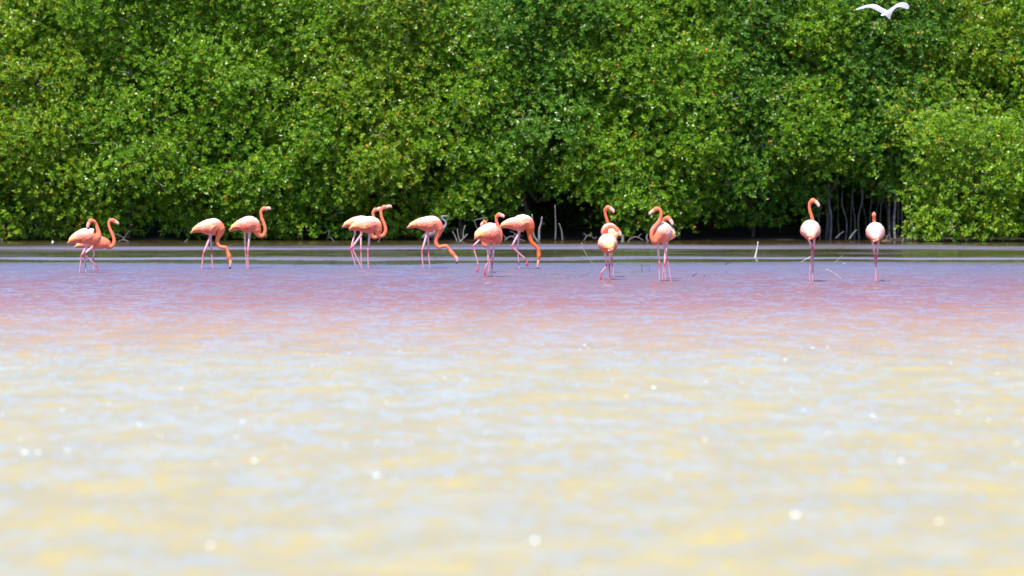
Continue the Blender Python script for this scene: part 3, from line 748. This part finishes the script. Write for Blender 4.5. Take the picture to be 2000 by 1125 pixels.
bird('shorebird', 479,
     [(100.8, 476.5, 0, .5), (101.6, 475.2, 0, 1.4), (102.8, 473.8, 0, 1.9), (103.3, 472.6, 0, 1.4)],
     [(103.2, 471.4, 0, .9), (102.8, 470.3, 0, 1.1)], [(102.2, 470, 0), (101.2, 470, 0), (100.4, 470.3, 0)],
     [[(102.4, 475.5, 0, .5), (102.4, 477, 0, .4), (102.4, 478.6, 0, .4)]],
     'tiny white bird at the waterline left of the leftmost flamingo', 'bird', None, cols=wc, bill_r=(.5, .35, .15), head_r=1.1, wings=False, black_tip=False, tail=0, voxel=0.004)

def egret():
    Y = 71.0; s = pxm(Y)
    c0 = W3(1733, 27, 0, Y)
    root = empty('egret', c0); tag(root, 'white egret flying low over the mangroves at upper right, wings spread', 'egret')
    b = Bag()
    q = [W3(1738.2, 37.5, .16, Y), W3(1736.5, 33, .12, Y), W3(1734, 28, .02, Y), W3(1732, 24.5, -.1, Y), W3(1730.5, 25, -.18, Y), W3(1727.5, 28, -.25, Y), W3(1724, 29.3, -.3, Y), W3(1720.5, 29.6, -.34, Y)]
    b.path(q, [1.0 / s, 3 / s, 5 / s, 4.4 / s, 3 / s, 2 / s, 2.2 / s, .6 / s], WHT, seg=12, n=5, up0=(.2, .2, 1))
    b.build('body', root, M_white, c0)
    def wing(lead, trail):
        Ld = catmull([W3(*p, Y) for p in lead], 8); Tr = catmull([W3(*p, Y) for p in trail], 8)
        V, F = [], []; m = 9; n = len(Ld)
        nrm = np.cross(Tr - Ld, np.gradient(Ld, axis=0)); nrm /= np.linalg.norm(nrm, axis=1)[:, None] + 1e-9
        for sd in (1, -1):
            for i in range(n):
                for j in range(m):
                    u = j / (m - 1)
                    th = (0.028 * (1 - i / n) + 0.006) * math.sqrt(max(0, u)) * (1 - u) * 2 + 0.001
                    feather = 0.008 * math.sin(i * 2.1) * u * u
                    V.append(Ld[i] * (1 - u) + Tr[i] * u + nrm[i] * (sd * th * .7 + 0.012 * math.sin(u * math.pi)) + (Tr[i] - Ld[i]) * feather * 6)
        for sd in (0, 1):
            for i in range(n - 1):
                for j in range(m - 1):
                    a = sd * n * m + i * m + j; f = (a, a + 1, a + m + 1, a + m); F.append(f if sd else f[::-1])
        w_ = Bag(); w_.add(V, F, WHT); w_.build('wing', root, M_white, c0)
    wing([(1731, 20, -.10), (1722, 15.5, -.12), (1711, 9.2, -.12), (1698, 9.8, -.08), (1684, 13, 0), (1671.5, 19, .08)],
         [(1730, 31, .10), (1717.5, 23.5, .14), (1706, 17.5, .13), (1696, 14.8, .12), (1684, 17.5, .12), (1673, 20, .10)])
    wing([(1733, 21, -.10), (1741, 15, -.1), (1750, 8.8, -.1), (1760, 4.8, -.06), (1770, 5.8, 0), (1776.2, 12, .06)],
         [(1738, 34, .12), (1743.5, 22, .14), (1751.5, 14.5, .14), (1761, 14.2, .14), (1769, 17, .14), (1774, 17.5, .12)])
egret()

# ------------------------------------------------------------------ dead wood standing in and beside the water
def stick(name, pts, Y, r_px, label, c=(0.35, 0.31, 0.27), group=None, branches=(), dys=None, cat='stick'):
    s = pxm(Y); b = Bag()
    dys = dys or [0] * len(pts)
    w_ = [P(x, y, Y + d) for (x, y), d in zip(pts, dys)]
    b.path([tuple(p) for p in w_], [r_px * (1 - .5 * i / (len(pts) - 1)) / s for i in range(len(pts))], c, seg=7, n=5, up0=(.3, 1, .1))
    for br in branches:
        v = [P(x, y, Y + (k * .05)) for k, (x, y) in enumerate(br)]
        b.path([tuple(p) for p in v], [r_px * .6 / s] + [r_px * .35 / s] * (len(br) - 1), c, seg=6, n=4, up0=(.3, 1, .1))
    o = b.build(name, None, M_wood); tag(o, label, cat, group); return o
stick('stick', [(1474.5, 506), (1477, 494), (1479, 484), (1480.5, 472)], DW(504), 2.0, 'pale stick standing alone in the water left of the tall upright flamingo', (0.62, 0.58, 0.48))
stick('reed_stem', [(1136, 474), (1139, 485), (1146, 499), (1155, 512), (1167, 522)], DW(521), 0.9, 'thin bent reed arching down to the water left of the preening flamingo', (0.34, 0.3, 0.22), branches=[[(1142, 493), (1139, 488), (1135, 482)]], cat='reed')
stick('twig', [(1254, 532), (1253.5, 524), (1252, 514)], DW(531), .7, 'short dark twig upright between the preening and large pale flamingos', (0.07, 0.06, 0.06), cat='twig')
stick('twig', [(1269, 530), (1268.5, 525), (1269.5, 519)], DW(530), .6, 'tiny dark twig by the left foot of the large pale flamingo', (0.07, 0.06, 0.06), cat='twig')
stick('twig', [(1352, 540), (1357, 536), (1361, 534)], DW(540), .9, 'dark twig floating just right of the crossed-heads pair', (0.07, 0.055, 0.05), cat='twig')
stick('twig', [(1374, 541), (1378, 536)], DW(541), .7, 'smallest dark twig afloat, second one right of the crossed-heads pair', (0.08, 0.06, 0.05), cat='twig')
stick('twig', [(1416, 517), (1421, 514), (1426, 513)], DW(517), .9, 'dark twig afloat left of the pale upright stick', (0.07, 0.055, 0.05), cat='twig')
stick('twig', [(1420, 534), (1419, 528)], DW(534), .6, 'faint twig tip in the water below and left of the pale stick', (0.10, 0.08, 0.07), cat='twig')
stick('twig', [(1627, 515), (1636, 508), (1646, 499)], DW(515), .9, 'thin brown twig rising right of the tall flamingo\'s legs', (0.30, 0.26, 0.22), cat='twig')
stick('twig', [(1645, 516), (1652, 513.5)], DW(516), .8, 'small pale twig just right of the thin brown rising twig', (0.45, 0.42, 0.4), cat='twig')
stick('twig', [(1613, 526), (1625, 531), (1636, 539), (1648, 549)], DW(548), .9, 'long pale twig slanting in the water right of the tall flamingo\'s feet', (0.50, 0.42, 0.36), branches=[[(1632, 536), (1640, 538), (1645, 541)]], cat='twig')
stick('twig', [(1583, 501.5), (1573, 507), (1563.5, 512.5)], DW(512), .9, 'pale twig sticking out leftward at the tall flamingo\'s knee', (0.6, 0.5, 0.44), cat='twig')  # lifted foot of the flamingo, modelled as a separate stick
BK = 'dead branches along the far waterline'
def shore_wood(pts, r, label, c=(0.30, 0.26, 0.23), br=(), dY=-0.5, name='dead_branch', cat='branch'):
    stick(name, pts, SHORE + dY, r * .8, label, tuple(q * .55 for q in c), BK, br, cat=cat)
shore_wood([(1052, 473), (1044, 463), (1040.5, 446), (1039, 418)], 2.4, 'tall pale dead stake just behind the deep orange feeding flamingo', (0.44, 0.42, 0.42), br=[[(1043, 462), (1041, 468), (1040, 474)], [(1045, 465), (1048, 470), (1049, 475)]], cat='stake', name='dead_stake')
shore_wood([(1053, 472), (1053.5, 448), (1057, 436), (1058.5, 423)], 3.0, 'thick pale stake leaning right, beside the tall one at the central hollow', (0.46, 0.42, 0.40), cat='stake', name='dead_stake')
shore_wood([(1084.5, 470), (1085.5, 445), (1084, 400)], 2.0, 'grey dead stake in the central hollow, right of the leaning thick one', (0.30, 0.27, 0.27), dY=.5, cat='stake', name='dead_stake')
shore_wood([(1099, 471), (1097, 452), (1092, 436)], 2.2, 'mottled dead stake rightmost in the central hollow', (0.30, 0.26, 0.25), dY=.4, cat='stake', name='dead_stake')
shore_wood([(951, 425.5), (939, 427.5), (927, 430.5), (929.5, 440), (933, 451)], 1.4, 'thin grey broken branch bent like a hook over the central white-backed flamingo', (0.30, 0.28, 0.29))
shore_wood([(897, 473), (903, 468), (913, 457)], 2.4, 'thick pale driftwood limb slanting up right of the grey heron', (0.42, 0.38, 0.34), br=[[(898, 471), (895, 460), (893, 447)], [(893, 472), (889, 462), (884, 452)], [(905, 466), (905, 452), (909, 440)]])
shore_wood([(985, 470), (997, 462), (1008, 466), (1026, 471)], 1.8, 'low tangle of grey driftwood behind the deep orange flamingo\'s legs', (0.28, 0.24, 0.23), br=[[(990, 467), (982, 458), (978, 450)], [(1000, 463), (1010, 457), (1022, 462)], [(1004, 470), (1014, 463), (1020, 470)], [(1012, 468), (1004, 455), (996, 452)]])
shore_wood([(1140, 471), (1146, 462), (1153, 459), (1160, 466), (1166, 462)], 1.6, 'curly grey driftwood left of the preening flamingo', (0.26, 0.21, 0.20), br=[[(1146, 462), (1141, 456)], [(1160, 466), (1168, 470)]])
shore_wood([(1226, 474), (1232, 466), (1243, 463), (1258, 470)], 1.9, 'flat heap of driftwood between the preening and large pale flamingos', (0.32, 0.26, 0.25), br=[[(1232, 466), (1241, 471), (1250, 472)], [(1246, 464), (1250, 459), (1253, 457)], [(1246, 464), (1251, 467), (1254, 474)]])
shore_wood([(1215.5, 474), (1216.5, 466), (1214, 458)], 4.0, 'stubby pale stump just right of the preening flamingo', (0.42, 0.37, 0.37), name='dead_stump', cat='stump')
shore_wood([(1266, 472), (1263, 465), (1265, 457)], 3.0, 'stubby grey stump touching the left side of the large pale flamingo', (0.34, 0.30, 0.30), name='dead_stump', cat='stump')
shore_wood([(255, 483), (250, 473), (244, 469), (234, 470), (227, 480)], 1.3, 'grey twig arching over the water just right of the two leftmost flamingos', (0.38, 0.34, 0.33), br=[[(244, 469), (236, 461), (224, 456), (219, 450)], [(240, 468), (247, 458), (253, 450)]], dY=-1.5)
shore_wood([(281, 482), (288, 477), (295, 475)], 1.6, 'short pink-grey snag afloat, nearest right of the arching twig', (0.40, 0.33, 0.31), dY=-2)
shore_wood([(317, 482), (313, 477)], 1.3, 'tiny pale snag between the short snag and the dead fork', (0.42, 0.35, 0.30), dY=-2)
shore_wood([(355, 481), (359, 475), (367, 467)], 1.6, 'small forked dead branch left of the feeding flamingo\'s tail', (0.36, 0.31, 0.30), br=[[(358, 476), (362, 479), (363, 482)]], dY=-1.7)
shore_wood([(653, 474), (648, 466), (643, 462), (642, 450)], 1.2, 'thin grey dead branch at the bank left of the overlapping pair', (0.30, 0.28, 0.28), dY=-.8)
shore_wood([(5, 475), (1, 466), (-3, 458)], 1.6, 'dead branch slanting into the water at the extreme left edge', (0.25, 0.21, 0.20), dY=-.8)
shore_wood([(737, 474), (741, 468), (743, 462)], 1.0, 'thin twig at the waterline under the front bird\'s looped neck', (0.40, 0.38, 0.40), dY=-.8)
shore_wood([(1632, 466), (1640, 458), (1648, 452)], 1.6, 'grey root leaning among the slender trunks right of the tall flamingo', (0.30, 0.27, 0.28), dY=.6)
shore_wood([(1659, 468), (1666, 457), (1673, 449)], 3.2, 'thick mossy root leaning right between the two rightmost flamingos', (0.24, 0.24, 0.20), dY=.5)
shore_wood([(1729, 474), (1733, 462), (1738, 459), (1741, 473)], 1.0, 'thin arched root right beside the rightmost flamingo\'s body', (0.40, 0.37, 0.35), br=[[(1733, 462), (1727, 459), (1722, 460)]], dY=-.3)
shore_wood([(1762, 472), (1766, 465)], 1.6, 'short pale snag left of the bright bush', (0.40, 0.36, 0.34), dY=-.5)
shore_wood([(1722, 472), (1731, 470.5), (1740, 471)], 1.8, 'orange-brown twig lying on the bank right of the rightmost flamingo', (0.45, 0.28, 0.16), dY=-.5)

# ------------------------------------------------------------------ white domes added as sun glints on the near water
def glints():
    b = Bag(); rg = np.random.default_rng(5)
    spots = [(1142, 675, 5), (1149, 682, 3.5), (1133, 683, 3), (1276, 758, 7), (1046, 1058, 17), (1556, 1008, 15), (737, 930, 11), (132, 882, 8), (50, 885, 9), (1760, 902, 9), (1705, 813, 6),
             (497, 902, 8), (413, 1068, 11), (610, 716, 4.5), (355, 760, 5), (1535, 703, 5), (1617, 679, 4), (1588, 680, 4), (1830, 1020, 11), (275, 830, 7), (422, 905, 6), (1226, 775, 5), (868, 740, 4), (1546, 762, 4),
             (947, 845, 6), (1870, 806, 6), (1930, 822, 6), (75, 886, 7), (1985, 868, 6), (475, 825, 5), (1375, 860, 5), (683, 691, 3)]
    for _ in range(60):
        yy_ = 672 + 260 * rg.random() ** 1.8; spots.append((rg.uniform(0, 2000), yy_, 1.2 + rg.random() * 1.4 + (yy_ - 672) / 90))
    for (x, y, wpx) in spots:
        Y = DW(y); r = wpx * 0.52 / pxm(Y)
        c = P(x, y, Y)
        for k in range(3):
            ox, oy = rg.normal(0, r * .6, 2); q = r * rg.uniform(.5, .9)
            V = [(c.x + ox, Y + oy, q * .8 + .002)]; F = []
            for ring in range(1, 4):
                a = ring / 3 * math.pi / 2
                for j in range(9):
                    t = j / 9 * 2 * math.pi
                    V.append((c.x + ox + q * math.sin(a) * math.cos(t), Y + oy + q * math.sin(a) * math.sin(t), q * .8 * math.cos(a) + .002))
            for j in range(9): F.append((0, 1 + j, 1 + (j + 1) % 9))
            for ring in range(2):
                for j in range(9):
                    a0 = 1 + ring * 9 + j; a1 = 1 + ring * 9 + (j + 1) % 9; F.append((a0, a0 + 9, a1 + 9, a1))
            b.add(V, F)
    o = b.build('glint_domes', None, M_glint); tag(o, 'scattered sun glints on the pale near water, shaped as white domes', 'glints', kind='stuff')
glints()
